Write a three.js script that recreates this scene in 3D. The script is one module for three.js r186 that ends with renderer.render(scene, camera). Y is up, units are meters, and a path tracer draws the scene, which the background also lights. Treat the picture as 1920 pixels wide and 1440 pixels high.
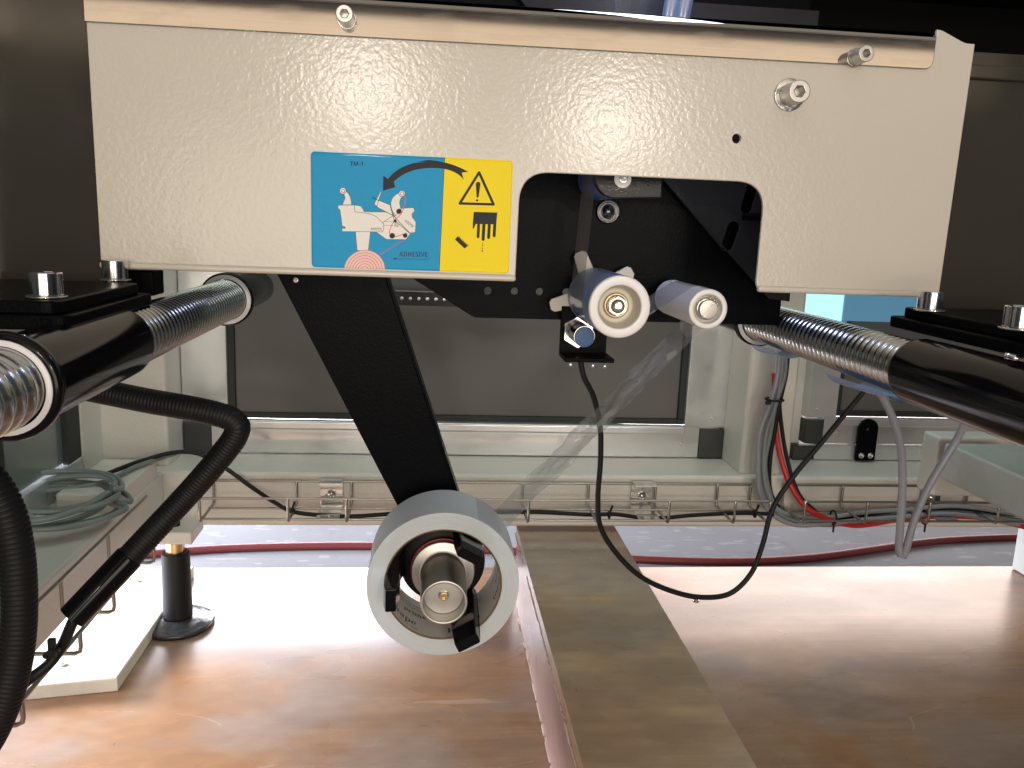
import * as THREE from 'three';
import { mergeGeometries, mergeVertices } from 'three/addons/utils/BufferGeometryUtils.js';
import { RoundedBoxGeometry } from 'three/addons/geometries/RoundedBoxGeometry.js';
import { RectAreaLightUniformsLib } from 'three/addons/lights/RectAreaLightUniformsLib.js';

// ---------------------------------------------------------------- camera, light, exposure
const scene = new THREE.Scene();
const R = THREE.MathUtils.degToRad;
const EYE = 0.48;                                   // the eye stands 0.48 m above the plywood
const camera = new THREE.PerspectiveCamera(49.54, 4 / 3, 0.01, 30);
camera.position.set(0, EYE, 0);
camera.rotation.set(R(-11.055), R(-5.826), R(2.252), 'YXZ');
camera.updateMatrixWorld();
const renderer = new THREE.WebGLRenderer({ antialias: true });
renderer.setSize(1024, 768);
renderer.shadowMap.enabled = true;
renderer.toneMapping = THREE.LinearToneMapping;
renderer.toneMappingExposure = 1.0;
scene.background = new THREE.Color(0.06, 0.064, 0.072);
RectAreaLightUniformsLib.init();
// hall lamps and added light panels, none of them in the picture; places relative to the eye: x right, y up, d away from the camera
function strip(x, y, d, tx, ty, td, w, h, color, intensity) {
  const l = new THREE.RectAreaLight(color, intensity, w, h);
  l.position.set(x, y + EYE, -d); l.lookAt(tx, ty + EYE, -td); scene.add(l); return l;
}
strip(-0.22, 0.40, -1.9, -0.03, 0.05, 0.5, 0.13, 0.07, 0xfff4e6, 220);   // two lamps in the hall behind the photographer
strip(0.60, 0.34, -1.9, 0.1, 0.05, 0.5, 0.13, 0.07, 0xfff4e6, 220);
strip(0.1, 1.5, 0.1, 0.1, 0, 0.3, 3.0, 2.0, 0xfff0e0, 0.5);  // overhead panel added to brighten the bent strip edge and the plywood
strip(0.1, -0.12, -1.9, 0.05, -0.05, 0.5, 2.0, 0.72, 0xfff2e0, 5.3);  // bright warm hall in front of the machine
strip(0.05, 0.57, -1.92, 0.05, 0.1, 0.5, 3.8, 0.13, 0xffe8cc, 2.0);      // dim panels added as wall and ceiling for the steel strip to reflect
strip(0.1, 1.3, -1.8, 0.05, 0.0, 0.5, 2.6, 1.0, 0xffe6d0, 0.8);
strip(-1.3, -0.2, 0.5, -0.3, -0.48, 0.62, 0.4, 0.2, 0xf0eeff, 70);      // second daylight panel, added to brighten the near left floor
strip(-1.35, -0.12, 1.25, -0.1, -0.48, 0.92, 0.5, 0.26, 0xf2f3ff, 230); // low daylight at the left end of the machine
strip(-0.45, 0.12, 2.3, -0.2, -0.48, 1.0, 0.8, 0.5, 0xf4f4ff, 24);    // bright hall beyond the machine, left
strip(1.35, 0.12, 2.3, 0.6, -0.48, 1.0, 1.6, 0.5, 0xfff0ea, 8);       // and right
strip(-0.15, 0.36, 0.86, -0.12, -0.3, 0.99, 0.6, 0.14, 0xe4f4e8, 4);  // light that falls through the gaps of the bed
strip(0.45, 0.36, 0.88, 0.38, -0.3, 1.0, 0.6, 0.14, 0xe2f2ec, 4);
strip(0.13, 0.185, 0.555, 0.12, -0.05, 0.55, 0.16, 0.05, 0xd4deff, 13); // bluish light from above on the rollers

// ---------------------------------------------------------------- helpers
const v3 = (x, y, d) => new THREE.Vector3(x, y + EYE, -d);
const ray = (px, py) => new THREE.Vector3((px - 960) / 1560, -(py - 720) / 1560, -1).applyQuaternion(camera.quaternion);
const at = (px, py, d) => { const r = ray(px, py); return camera.position.clone().addScaledVector(r, -d / r.z); };
const onX = (px, py, x) => { const r = ray(px, py); return camera.position.clone().addScaledVector(r, x / r.x); };
const onY = (px, py, y) => { const r = ray(px, py); return camera.position.clone().addScaledVector(r, y / r.y); };
let seed = 7; const rnd = () => { seed = (seed * 1664525 + 1013904223) >>> 0; return seed / 4294967296; };
const used = {};
const numbered = (n) => { used[n] = (used[n] ?? -1) + 1; return used[n] ? n + '_' + String(used[n]).padStart(3, '0') : n; };
function part(name, geo, mat, parent, label) {
  const g = Array.isArray(geo) ? (geo.length > 1 ? mergeGeometries(geo.map((q) => { const k = q.index ? q.toNonIndexed() : q; for (const n of Object.keys(k.attributes)) if (!['position', 'normal', 'uv'].includes(n)) k.deleteAttribute(n); return k; })) : geo[0]) : geo;
  const m = new THREE.Mesh(g, mat); m.name = name; m.castShadow = m.receiveShadow = true;
  if (label) m.userData.label = label;
  parent.add(m); return m;
}
function thing(name, label, category, group) {
  const o = new THREE.Group(); o.name = numbered(name); o.userData = { label, category };
  if (group) o.userData.group = group;
  scene.add(o); return o;
}
function base(o, p) { o.position.copy(p); for (const c of o.children) c.position.sub(p); return o; }  // parts were built in place
function solo(name, geo, mat, label, category, group) {
  const m = part(numbered(name), geo, mat, scene); m.userData = { label, category }; if (group) m.userData.group = group; return m;
}
function struct(name, geo, mat) { const m = part(name, geo, mat, scene); m.userData.kind = 'structure'; return m; }
function muv(g) {                                                       // uv in metres on the face's main plane
  const q = g.index ? g.toNonIndexed() : g; q.computeVertexNormals === 0; const p = q.attributes.position, n = q.attributes.normal, uv = new Float32Array(p.count * 2);
  for (let i = 0; i < p.count; i++) {
    const a = Math.abs(n.getX(i)), b = Math.abs(n.getY(i)), c = Math.abs(n.getZ(i));
    const [u, v] = b >= a && b >= c ? [p.getX(i), p.getZ(i)] : a >= c ? [p.getZ(i), p.getY(i)] : [p.getX(i), p.getY(i)];
    uv[2 * i] = u; uv[2 * i + 1] = v;
  }
  q.setAttribute('uv', new THREE.BufferAttribute(uv, 2)); return q;
}
// box from x0..x1, y0..y1, depth d0..d1 with softened edges
function bx(x0, x1, y0, y1, d0, d1, r = 0.001) {
  const w = x1 - x0, h = y1 - y0, t = d1 - d0, rr = Math.min(r, w / 2.1, h / 2.1, t / 2.1);
  const g = rr > 0 ? new RoundedBoxGeometry(w, h, t, 2, rr) : new THREE.BoxGeometry(w, h, t);
  g.translate((x0 + x1) / 2, (y0 + y1) / 2 + EYE, -(d0 + d1) / 2); return muv(g);
}
function orient(g, a, dir) { g.applyQuaternion(new THREE.Quaternion().setFromUnitVectors(new THREE.Vector3(0, 1, 0), dir.clone().normalize())); g.translate(a.x, a.y, a.z); return g; }
// lathe about an axis from point a along dir; profile of [r, h]
function lathe(profile, a, dir, seg = 40) { return orient(new THREE.LatheGeometry(profile.map(([r, h]) => new THREE.Vector2(Math.max(r, 1e-5), h)), seg), a, dir); }
const Z = new THREE.Vector3(0, 0, 1), UPV = new THREE.Vector3(0, 1, 0), XV = new THREE.Vector3(1, 0, 0);
function rod(a, b, r, seg = 10) { const d = b.clone().sub(a), L = d.length(); return lathe([[0, 0], [r, 0], [r, L], [0, L]], a, d, seg); }
// sheet cut to an outline in x,y: front face at depth d, thickness t away from the camera
function sheet(pts, d, t, holes = [], bevel = 0.0004) {
  const s = pts instanceof THREE.Shape ? pts : new THREE.Shape(pts.map(([x, y]) => new THREE.Vector2(x, y))); s.holes.push(...holes);
  const g = new THREE.ExtrudeGeometry(s, { depth: t - 2 * bevel, bevelEnabled: bevel > 0, bevelThickness: bevel, bevelSize: bevel, bevelOffset: -bevel, bevelSegments: 2, curveSegments: 16 });
  g.translate(0, EYE, -(d + t) + bevel); return muv(g);
}
function roundPoly(pts) {                                               // points [x, y, radius]
  const s = new THREE.Shape(), n = pts.length;
  for (let i = 0; i < n; i++) {
    const p = new THREE.Vector2(pts[i][0], pts[i][1]), a = new THREE.Vector2(...pts[(i + n - 1) % n].slice(0, 2)), b = new THREE.Vector2(...pts[(i + 1) % n].slice(0, 2)), r = pts[i][2] || 0;
    const u = a.sub(p), w = b.sub(p), ru = Math.min(r, u.length() / 2), rw = Math.min(r, w.length() / 2);
    const e = p.clone().addScaledVector(u.normalize(), ru), f = p.clone().addScaledVector(w.normalize(), rw);
    if (i) s.lineTo(e.x, e.y); else s.moveTo(e.x, e.y);
    if (r) s.quadraticCurveTo(p.x, p.y, f.x, f.y);
  }
  s.closePath(); return s;
}
const circ = (x, y, r) => { const p = new THREE.Path(); p.absarc(x, y, r, 0, Math.PI * 2, true); return p; };
function slot(x, y, w, h, turn = 0) {
  const p = new THREE.Path(), q = [], r = w / 2, L = h / 2 - r;
  for (let k = 0; k <= 16; k++) { const a = Math.PI * k / 16; q.push([r * Math.cos(a), L + r * Math.sin(a)]); }
  for (let k = 0; k <= 16; k++) { const a = Math.PI + Math.PI * k / 16; q.push([r * Math.cos(a), -L + r * Math.sin(a)]); }
  const c = Math.cos(turn), s = Math.sin(turn);
  p.setFromPoints(q.reverse().map(([a, b]) => new THREE.Vector2(x + a * c - b * s, y + a * s + b * c))); return p;
}
// a tube swept along points, radius from a function of the length along it
function sweep(points, r, step = 0.003, seg = 12, ripple = null, tension = 0.5) {
  const c = new THREE.CatmullRomCurve3(points, false, 'centripetal', tension), L = c.getLength(), n = Math.max(8, Math.ceil(L / step));
  c.arcLengthDivisions = n * 2; const f = c.computeFrenetFrames(n), pos = [], idx = [];
  for (let i = 0; i <= n; i++) {
    const p = c.getPointAt(i / n), s = L * i / n, rr = r + (ripple ? ripple(s) : 0);
    for (let j = 0; j < seg; j++) { const a = 2 * Math.PI * j / seg; const q = p.clone().addScaledVector(f.normals[i], rr * Math.cos(a)).addScaledVector(f.binormals[i], rr * Math.sin(a)); pos.push(q.x, q.y, q.z); }
    if (i) for (let j = 0; j < seg; j++) { const k = (j + 1) % seg, A = (i - 1) * seg, B = i * seg; idx.push(A + j, A + k, B + j, A + k, B + k, B + j); }
  }
  for (const e of [0, n]) { const p = c.getPointAt(e / n), m = pos.length / 3; pos.push(p.x, p.y, p.z); for (let j = 0; j < seg; j++) { const k = (j + 1) % seg; e ? idx.push(m, e * seg + j, e * seg + k) : idx.push(m, k, j); } }
  const g = new THREE.BufferGeometry(); g.setAttribute('position', new THREE.Float32BufferAttribute(pos, 3)); g.setIndex(idx); g.computeVertexNormals();
  g.setAttribute('uv', new THREE.Float32BufferAttribute(new Float32Array(pos.length / 3 * 2), 2)); return g;
}
const cable = (list, d, r, step) => sweep(list.map(([x, y, dd]) => at(x, y, dd ?? d)), r, step);

// ---------------------------------------------------------------- textures
const hash = (x, y, s) => { let h = Math.imul(x | 0, 374761393) ^ Math.imul(y | 0, 668265263) ^ Math.imul(s, 2147483647 - 77); h = Math.imul(h ^ (h >>> 13), 1274126177); return ((h ^ (h >>> 16)) >>> 0) / 4294967296; };
function vn(x, y, wx, wy, s) {                                         // tiling value noise
  const xi = Math.floor(x), yi = Math.floor(y), fx = x - xi, fy = y - yi, u = fx * fx * (3 - 2 * fx), v = fy * fy * (3 - 2 * fy), m = (a, b) => ((a % b) + b) % b;
  const a = hash(m(xi, wx), m(yi, wy), s), b = hash(m(xi + 1, wx), m(yi, wy), s), c = hash(m(xi, wx), m(yi + 1, wy), s), d = hash(m(xi + 1, wx), m(yi + 1, wy), s);
  return a + (b - a) * u + (c - a) * v + (a - b - c + d) * u * v;
}
function fbm(u, v, fx, fy, oct, s) { let t = 0, a = 0.5, n = 0; for (let k = 0; k < oct; k++) { t += a * vn(u * fx, v * fy, fx, fy, s + k); n += a; a *= 0.5; fx *= 2; fy *= 2; } return t / n; }
const smooth = (a, b, x) => { const t = Math.min(1, Math.max(0, (x - a) / (b - a))); return t * t * (3 - 2 * t); };
function tex(w, h, fn, size, srgb) {                                   // fn(u, v) -> [r, g, b] or grey, 0..1; size in metres
  const d = new Uint8Array(w * h * 4);
  for (let y = 0; y < h; y++) for (let x = 0; x < w; x++) {
    let c = fn(x / w, y / h); if (typeof c === 'number') c = [c, c, c]; const i = (y * w + x) * 4;
    for (let k = 0; k < 3; k++) d[i + k] = Math.max(0, Math.min(255, c[k] * 255)); d[i + 3] = 255;
  }
  const t = new THREE.DataTexture(d, w, h); t.wrapS = t.wrapT = THREE.RepeatWrapping; t.magFilter = THREE.LinearFilter; t.minFilter = THREE.LinearMipmapLinearFilter; t.generateMipmaps = true;
  if (srgb) t.colorSpace = THREE.SRGBColorSpace; if (size) t.repeat.set(1 / size[0], 1 / size[1]); t.needsUpdate = true; return t;
}
const lerp3 = (a, b, t) => a.map((x, i) => x + (b[i] - x) * t);
const peel = tex(512, 512, (u, v) => { const a = fbm(u, v, 52, 52, 1, 11), b = fbm(u, v, 104, 104, 1, 31); return 0.62 * a + 0.38 * b; }, [0.10, 0.10]);
const peelRough = tex(512, 512, (u, v) => 0.3 + 0.25 * fbm(u, v, 4, 4, 4, 5), [0.4, 0.4]);
const fineBump = tex(256, 256, (u, v) => fbm(u, v, 64, 64, 2, 3), [0.06, 0.06]);
const woodMap = (tone, sd) => tex(1536, 1024, (u, v) => {
  const bend = 0.02 * (fbm(u, v, 3, 3, 3, sd + 9) - 0.5), w = v + bend;
  const g = fbm(u, w, 3, 34, 4, sd), f = fbm(u, w, 9, 260, 2, sd + 20), b1 = fbm(u, v, 7, 7, 5, sd + 40), b2 = fbm(u, v, 8, 8, 5, sd + 140), sp = fbm(u, v, 70, 90, 2, sd + 260), dirt = smooth(0.5, 0.75, fbm(u, v, 6, 11, 5, sd + 60));
  let c = lerp3(tone[0], tone[1], smooth(0.25, 0.75, 0.6 * g + 0.4 * f) * 0.75); c = lerp3(c, tone[2], 0.75 * smooth(0.42, 0.66, b1)); c = lerp3(c, tone[3], 0.7 * smooth(0.46, 0.68, b2)); c = lerp3(c, tone[4], 0.45 * dirt); c = c.map((x) => x * (0.94 + 0.12 * sp));
  if (vn(u * 420, v * 300, 420, 300, sd + 80) > 0.988) c = lerp3(c, [0.2, 0.14, 0.1], 0.45);
  const scr = Math.abs(fbm(u, v, 2, 5, 3, sd + 200) - 0.5); if (scr < 0.0007 && vn(u * 30, v * 30, 30, 30, sd + 210) > 0.55) c = lerp3(c, [0.85, 0.78, 0.72], 0.3);
  return c;
}, [1.3, 0.9], true);
const woodA = woodMap([[0.64, 0.51, 0.40], [0.55, 0.42, 0.32], [0.60, 0.53, 0.49], [0.61, 0.44, 0.29], [0.39, 0.32, 0.28]], 101);
const woodB = woodMap([[0.76, 0.65, 0.52], [0.67, 0.55, 0.43], [0.64, 0.60, 0.57], [0.66, 0.54, 0.44], [0.50, 0.45, 0.41]], 401);
const woodRough = tex(512, 512, (u, v) => 0.42 + 0.3 * fbm(u, v, 6, 10, 4, 71), [0.8, 0.6]);
const floorMap = tex(1024, 1024, (u, v) => {
  const m = fbm(u, v, 6, 6, 5, 200), s = smooth(0.72, 0.78, fbm(u, v, 30, 120, 2, 220)), k = smooth(0.7, 0.8, fbm(u, v, 60, 40, 3, 240));
  let c = lerp3([0.46, 0.465, 0.475], [0.52, 0.525, 0.535], m); c = lerp3(c, [0.85, 0.86, 0.88], 0.16 * s); return lerp3(c, [0.4, 0.41, 0.44], 0.25 * k);
}, [0.9, 0.9], true);
const brushMap = tex(512, 256, (u, v) => { const a = fbm(u, v, 3, 120, 2, 300), b = smooth(0.55, 0.75, fbm(u, v, 14, 5, 4, 310)); return lerp3(lerp3([0.70, 0.68, 0.66], [0.73, 0.71, 0.69], a), [0.66, 0.63, 0.60], 0.3 * b); }, [0.24, 0.03], true);
const brushRough = tex(512, 256, (u, v) => 0.19 + 0.03 * fbm(u, v, 2, 60, 2, 320) + 0.07 * smooth(0.5, 0.75, fbm(u, v, 9, 5, 4, 330)), [0.24, 0.03]);
const scuff = tex(512, 512, (u, v) => 0.28 + 0.34 * smooth(0.4, 0.75, fbm(u, v, 5, 5, 5, 410)), [0.3, 0.3]);
const dusty = tex(512, 512, (u, v) => { const a = fbm(u, v, 8, 8, 5, 500), b = smooth(0.6, 0.75, fbm(u, v, 40, 40, 2, 520)); return lerp3([0.93, 0.92, 0.88], [0.8, 0.79, 0.75], 0.55 * smooth(0.4, 0.75, a) + 0.2 * b); }, [0.5, 0.5], true);

// ---------------------------------------------------------------- materials
const std = (color, roughness, metalness = 0, more = {}) => new THREE.MeshStandardMaterial({ color: new THREE.Color().setRGB(...color), roughness, metalness, side: THREE.DoubleSide, ...more });
const phy = (color, roughness, metalness = 0, more = {}) => new THREE.MeshPhysicalMaterial({ color: new THREE.Color().setRGB(...color), roughness, metalness, side: THREE.DoubleSide, ...more });
const M = {
  cream: phy([0.62, 0.585, 0.52], 0.2, 0, { bumpMap: peel, bumpScale: 0.00008 }),
  frame: phy([0.62, 0.605, 0.56], 0.42, 0, { bumpMap: peel, bumpScale: 0.00025, clearcoat: 0.2, clearcoatRoughness: 0.3 }),
  beamBlue: std([0.52, 0.56, 0.58], 0.45, 0, { map: dusty }),
  alu: std([0.62, 0.63, 0.63], 0.42, 0.55, { roughnessMap: scuff }),
  steel: std([0.74, 0.72, 0.68], 0.24, 1, { map: brushMap, roughnessMap: brushRough }),
  chrome: std([0.72, 0.71, 0.69], 0.13, 1),
  spiral: std([0.50, 0.51, 0.50], 0.25, 1),
  zinc: std([0.62, 0.62, 0.6], 0.33, 0.9, { roughnessMap: scuff }),
  wire: std([0.34, 0.32, 0.29], 0.32, 0.95),
  brass: std([0.78, 0.6, 0.32], 0.28, 1),
  black: phy([0.0035, 0.0038, 0.005], 0.3, 0, { specularIntensity: 0.07, bumpMap: fineBump, bumpScale: 0.00008 }),
  matt: phy([0.004, 0.004, 0.0045], 0.5, 0, { specularIntensity: 0.08, bumpMap: fineBump, bumpScale: 0.00005 }),
  gloss: phy([0.004, 0.004, 0.005], 0.12, 0, { specularIntensity: 0.4 }),
  charcoal: phy([0.026, 0.026, 0.028], 0.45, 0, { specularIntensity: 0.25, bumpMap: fineBump, bumpScale: 0.00005, roughnessMap: scuff }),
  panel: std([0.062, 0.057, 0.047], 0.24, 0.35, { roughnessMap: scuff }),
  rubber: phy([0.009, 0.009, 0.0095], 0.5, 0, { specularIntensity: 0.5 }),
  pad: std([0.03, 0.032, 0.036], 0.6, 0, { roughnessMap: scuff }),
  gasket: std([0.012, 0.018, 0.015], 0.6),
  pane: phy([0.12, 0.118, 0.112], 0.42, 0, { specularIntensity: 0.6 }),
  paneGreen: phy([0.14, 0.17, 0.155], 0.25, 0, { clearcoat: 0.5, clearcoatRoughness: 0.15 }),
  cap: std([0.025, 0.028, 0.028], 0.5),
  white: phy([0.86, 0.85, 0.87], 0.35, 0, { clearcoat: 0.3, clearcoatRoughness: 0.25 }),
  cup: std([0.66, 0.62, 0.52], 0.4),
  tape: phy([0.80, 0.88, 0.93], 0.6, 0, { transmission: 0.4, thickness: 0, clearcoat: 0.5, clearcoatRoughness: 0.2 }),
  card: std([0.50, 0.36, 0.2], 0.85),
  film: phy([0.97, 0.98, 1.0], 0.07, 0, { transmission: 0.7, clearcoat: 1, clearcoatRoughness: 0.03, thickness: 0, ior: 1.45 }),
  red: std([0.50, 0.018, 0.02], 0.4),
  hose: std([0.15, 0.022, 0.028], 0.45),
  grey: std([0.21, 0.23, 0.25], 0.42),
  greyGreen: std([0.16, 0.2, 0.19], 0.42),
  greyLight: std([0.24, 0.25, 0.28], 0.4),
  blue: std([0.02, 0.10, 0.28], 0.4),
  blueTape: phy([0.08, 0.16, 0.34], 0.35, 0, { clearcoat: 0.4 }),
  whiteBoard: std([0.82, 0.82, 0.78], 0.5, 0, { bumpMap: fineBump, bumpScale: 0.0001, map: dusty }),
  boardEdge: std([0.62, 0.52, 0.36], 0.7),
  wood: std([1, 1, 1], 0.5, 0, { map: woodA, roughnessMap: woodRough, bumpMap: woodRough, bumpScale: 0.0003 }),
  woodTop: std([1, 1, 1], 0.5, 0, { map: woodB, roughnessMap: woodRough, bumpMap: woodRough, bumpScale: 0.0003 }),
  pink: std([0.52, 0.36, 0.35], 0.4, 0, { roughnessMap: scuff, map: dusty }),
  splint: std([0.62, 0.5, 0.4], 0.8),
  concrete: phy([1, 1, 1], 0.9, 0, { map: floorMap, specularIntensity: 0.25 }),
  blueFilm: phy([0.25, 0.42, 0.85], 0.25, 0, { transmission: 0.4, thickness: 0 }),
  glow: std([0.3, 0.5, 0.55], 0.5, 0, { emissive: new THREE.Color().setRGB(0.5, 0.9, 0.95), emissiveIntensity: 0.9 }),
  blueGlow: std([0.12, 0.24, 0.34], 0.5, 0, { emissive: new THREE.Color().setRGB(0.03, 0.12, 0.2), emissiveIntensity: 1 }),  // blue reflection in the pane, put into colour and glow
  bronze: std([0.42, 0.33, 0.22], 0.35, 1),
  turned: std([0.52, 0.50, 0.47], 0.42, 1),
  dark: std([0.16, 0.16, 0.17], 0.22, 1),
  yellow: std([0.8, 0.62, 0.02], 0.4),
};

// ---------------------------------------------------------------- ground
struct('floor', muv(new THREE.BoxGeometry(14, 0.1, 14).translate(0, -0.50 + EYE - 0.05, -3)), M.concrete);
{
  const t = thing('plywood_sheet', 'wide brown plywood sheet with horizontal grain lying under the machine', 'plywood');
  part('sheet', bx(-1.0, 1.5, -0.498, -0.48, 0.1, 1.10, 0.0015), M.wood, t);
  part('screw_head', lathe([[0, 0], [0.004, 0], [0.0036, 0.0015], [0, 0.002]], onY(1305, 1126, -0.48), UPV, 14), M.zinc, t);
  base(t, v3(0.2, -0.498, 0.6));
}
{
  const t = thing('wooden_block', 'long wooden block with pinkish chipped side lying across the plywood below the tape', 'wood block');
  part('top_board', bx(0.1150, 0.2425, -0.394, -0.381, 0.25, 1.003, 0.001), M.woodTop, t);
  part('side_board', bx(0.1160, 0.2415, -0.4795, -0.394, 0.25, 1.0025, 0.001), M.pink, t, 'pinkish scuffed side of the block');
  // frayed pale veneer along the upper and lower side edge
  const chips = [];
  for (let k = 0; k < 120; k++) { const d = 0.4 + 0.6 * rnd(), L = 0.006 + 0.02 * rnd(), y = rnd() < 0.7 ? -0.394 - 0.004 * rnd() : -0.478 + 0.004 * rnd(), h = 0.0008 + 0.003 * rnd() * rnd(); chips.push(bx(0.1146 + 0.0004 * rnd(), 0.1175, y - h, y, d, d + L, 0.0003)); }
  const c = part('chipped_edge', chips, M.splint, t, 'pale splintered edge of the block'); c.userData.kind = 'stuff';
  base(t, v3(0.18, -0.48, 0.6));
}
{
  const t = thing('white_board', 'white painted board with screw heads lying beneath the left wire tray', 'board');
  const g = (pts) => { const s = new THREE.Shape(pts.map(([x, d]) => new THREE.Vector2(x, d))); const q = new THREE.ExtrudeGeometry(s, { depth: 0.012, bevelEnabled: true, bevelThickness: 0.0015, bevelSize: 0.0015, bevelSegments: 2 }); q.rotateX(-Math.PI / 2); q.translate(0, EYE - 0.4785, 0); return muv(q); };
  part('panel', g([[-0.62, 0.745], [-0.307, 0.797], [-0.307, 1.07], [-0.62, 1.07]]), M.whiteBoard, t);
  for (const [x, y] of [[120, 1247], [261, 1090], [75, 1160]]) part('screw_head', lathe([[0, 0], [0.0038, 0], [0.0034, 0.0012], [0, 0.0016]], onY(x, y, -0.465), UPV, 14), M.zinc, t);
  base(t, v3(-0.4, -0.48, 0.9));
}
{
  const t = solo('red_hose', cable([[-200, 1078, 1.135], [60, 1058, 1.155], [245, 1042, 1.17], [420, 1029, 1.19], [700, 1024, 1.20], [960, 1034, 1.19], [1220, 1050, 1.155], [1400, 1053, 1.15], [1520, 1046, 1.165], [1640, 1030, 1.195], [1740, 1016, 1.22], [1860, 1009, 1.235], [2050, 1006, 1.245]].map(([x, y]) => { const p = onY(x, y, -0.4955); return [x, y, -p.z]; }), 1, 0.0065, 0.01), M.hose, 'dark red rubber hose running across the grey floor behind the plywood', 'hose');
}

// ---------------------------------------------------------------- machine frame
const YB = -0.306;                                                     // top of the lower beams
{
  const t = thing('machine_stand', 'cream painted machine frame with lower beams and posts around the guard windows', 'machine frame');
  part('rear_beam', bx(-0.55, 1.3, -0.374, YB, 0.98, 1.10, 0.004), M.frame, t);
  part('side_beam', bx(-0.46, -0.31, -0.356, YB, 0.2, 0.979, 0.004), M.frame, t);
  part('corner_post', bx(-0.40, -0.3095, YB - 0.002, 0.5, 1.0, 1.10, 0.004), M.frame, t);
  const px0 = at(1399, 700, 1.0).x, px1 = at(1492, 700, 1.0).x;
  part('post', bx(px0, px1, YB - 0.002, 0.5, 0.99, 1.10, 0.005), M.frame, t);
  const jb = part('junction_box', bx(-0.372, -0.312, YB - 0.001, -0.287, 0.84, 0.965, 0.002), M.frame, t);
  const st = onY(215, 908, -0.2868); part('yellow_sticker', new THREE.BoxGeometry(0.009, 0.0004, 0.009).translate(st.x, st.y, st.z), M.yellow, jb);
  // tab that carries the levelling foot
  part('foot_tab', bx(-0.313, -0.262, -0.372, -0.357, 0.915, 0.965, 0.002), M.frame, t);
  // beam and post at the right
  part('cross_beam', bx(0.5, 0.60, -0.231, -0.195, 0.25, 0.74, 0.003), M.beamBlue, t);
  part('filler_strip', bx(px1 - 0.004, px1 + 0.05, YB + 0.001, 0.5, 1.075, 1.09, 0.001), M.frame, t);
  part('beam_bracket', bx(0.535, 0.66, -0.27, -0.205, 0.80, 0.83, 0.003), M.frame, t);
  part('right_leg', bx(at(1906, 1030, 1.085).x, 0.96, -0.4795, -0.36, 1.045, 1.09, 0.003), M.beamBlue, t);
  base(t, v3(0, -0.374, 1.0));
}
function screw(x, y, d, r, mat, parent) { part('screw', lathe([[0, 0], [r, 0], [r * 0.9, r * 0.4], [r * 0.45, r * 0.45], [r * 0.4, 0.0002], [0, 0.0002]], v3(x, y, d), Z, 14), mat, parent); }
function guard(name, label, x0, x1, y0, y1, d, side, rail, caps, low) {
  const t = thing(name, label, 'guard window', 'guard windows');
  const dd = 0.022, f = 0.0008;
  part('frame_rail', bx(x0 + side, x1 - side, y0, y0 + low, d, d + dd, f), M.alu, t);
  part('frame_rail', bx(x0 + side, x1 - side, y1 - rail, y1, d, d + dd, f), M.alu, t);
  part('frame_stile', bx(x0, x0 + side, y0 + (caps ? low : 0), y1, d, d + dd, f), M.alu, t);
  part('frame_stile', bx(x1 - side, x1, y0 + (caps ? low : 0), y1, d, d + dd, f), M.alu, t);
  const k = side * 0.62;
  for (const s of [0, 1]) {
    const a = s ? x1 - k : x0, b = s ? x1 : x0 + k;
    part('corner_cap', bx(a, b, y0 - 0.0005, y0 + low - 0.003, d - 0.0015, d + dd, 0.002), M.cap, t);
    part('corner_piece', bx(s ? x1 - side : x0 + k, s ? x1 - k : x0 + side, y0, y0 + low, d + 0.0005, d + dd, f), M.alu, t);
    screw(s ? x1 - side * 0.34 : x0 + side * 0.34, y0 + low + 0.012, d - 0.0005, 0.0022, M.zinc, t);
    screw(s ? x1 - side - 0.004 : x0 + side + 0.004, y0 + low * 0.45, d - 0.0005, 0.0022, M.zinc, t);
  }
  // sloping glazing bead, dark seal, grey pane
  const w = 0.0085, i0 = x0 + side, i1 = x1 - side, j0 = y0 + low, j1 = y1 - rail;
  part('glazing_bead', bx(i0, i1, j0 - 0.011, j0 + 0.0012, d - 0.005, d + 0.004, 0.003), M.alu, t);
  part('seal', [bx(i0, i1, j0 + 0.0012, j0 + w, d + 0.006, d + 0.016, 0.001), bx(i0, i1, j1 - w, j1, d + 0.006, d + 0.016, 0.001), bx(i0, i0 + w, j0 + w, j1 - w, d + 0.006, d + 0.016, 0.001), bx(i1 - w, i1, j0 + w, j1 - w, d + 0.006, d + 0.016, 0.001)], M.gasket, t);
  part('pane', bx(i0 + 0.002, i1 - 0.002, j0 + 0.002, j1 - 0.002, d + 0.0125, d + 0.0175, 0), M.pane, t);
  return t;
}
const WD = 1.058;
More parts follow.
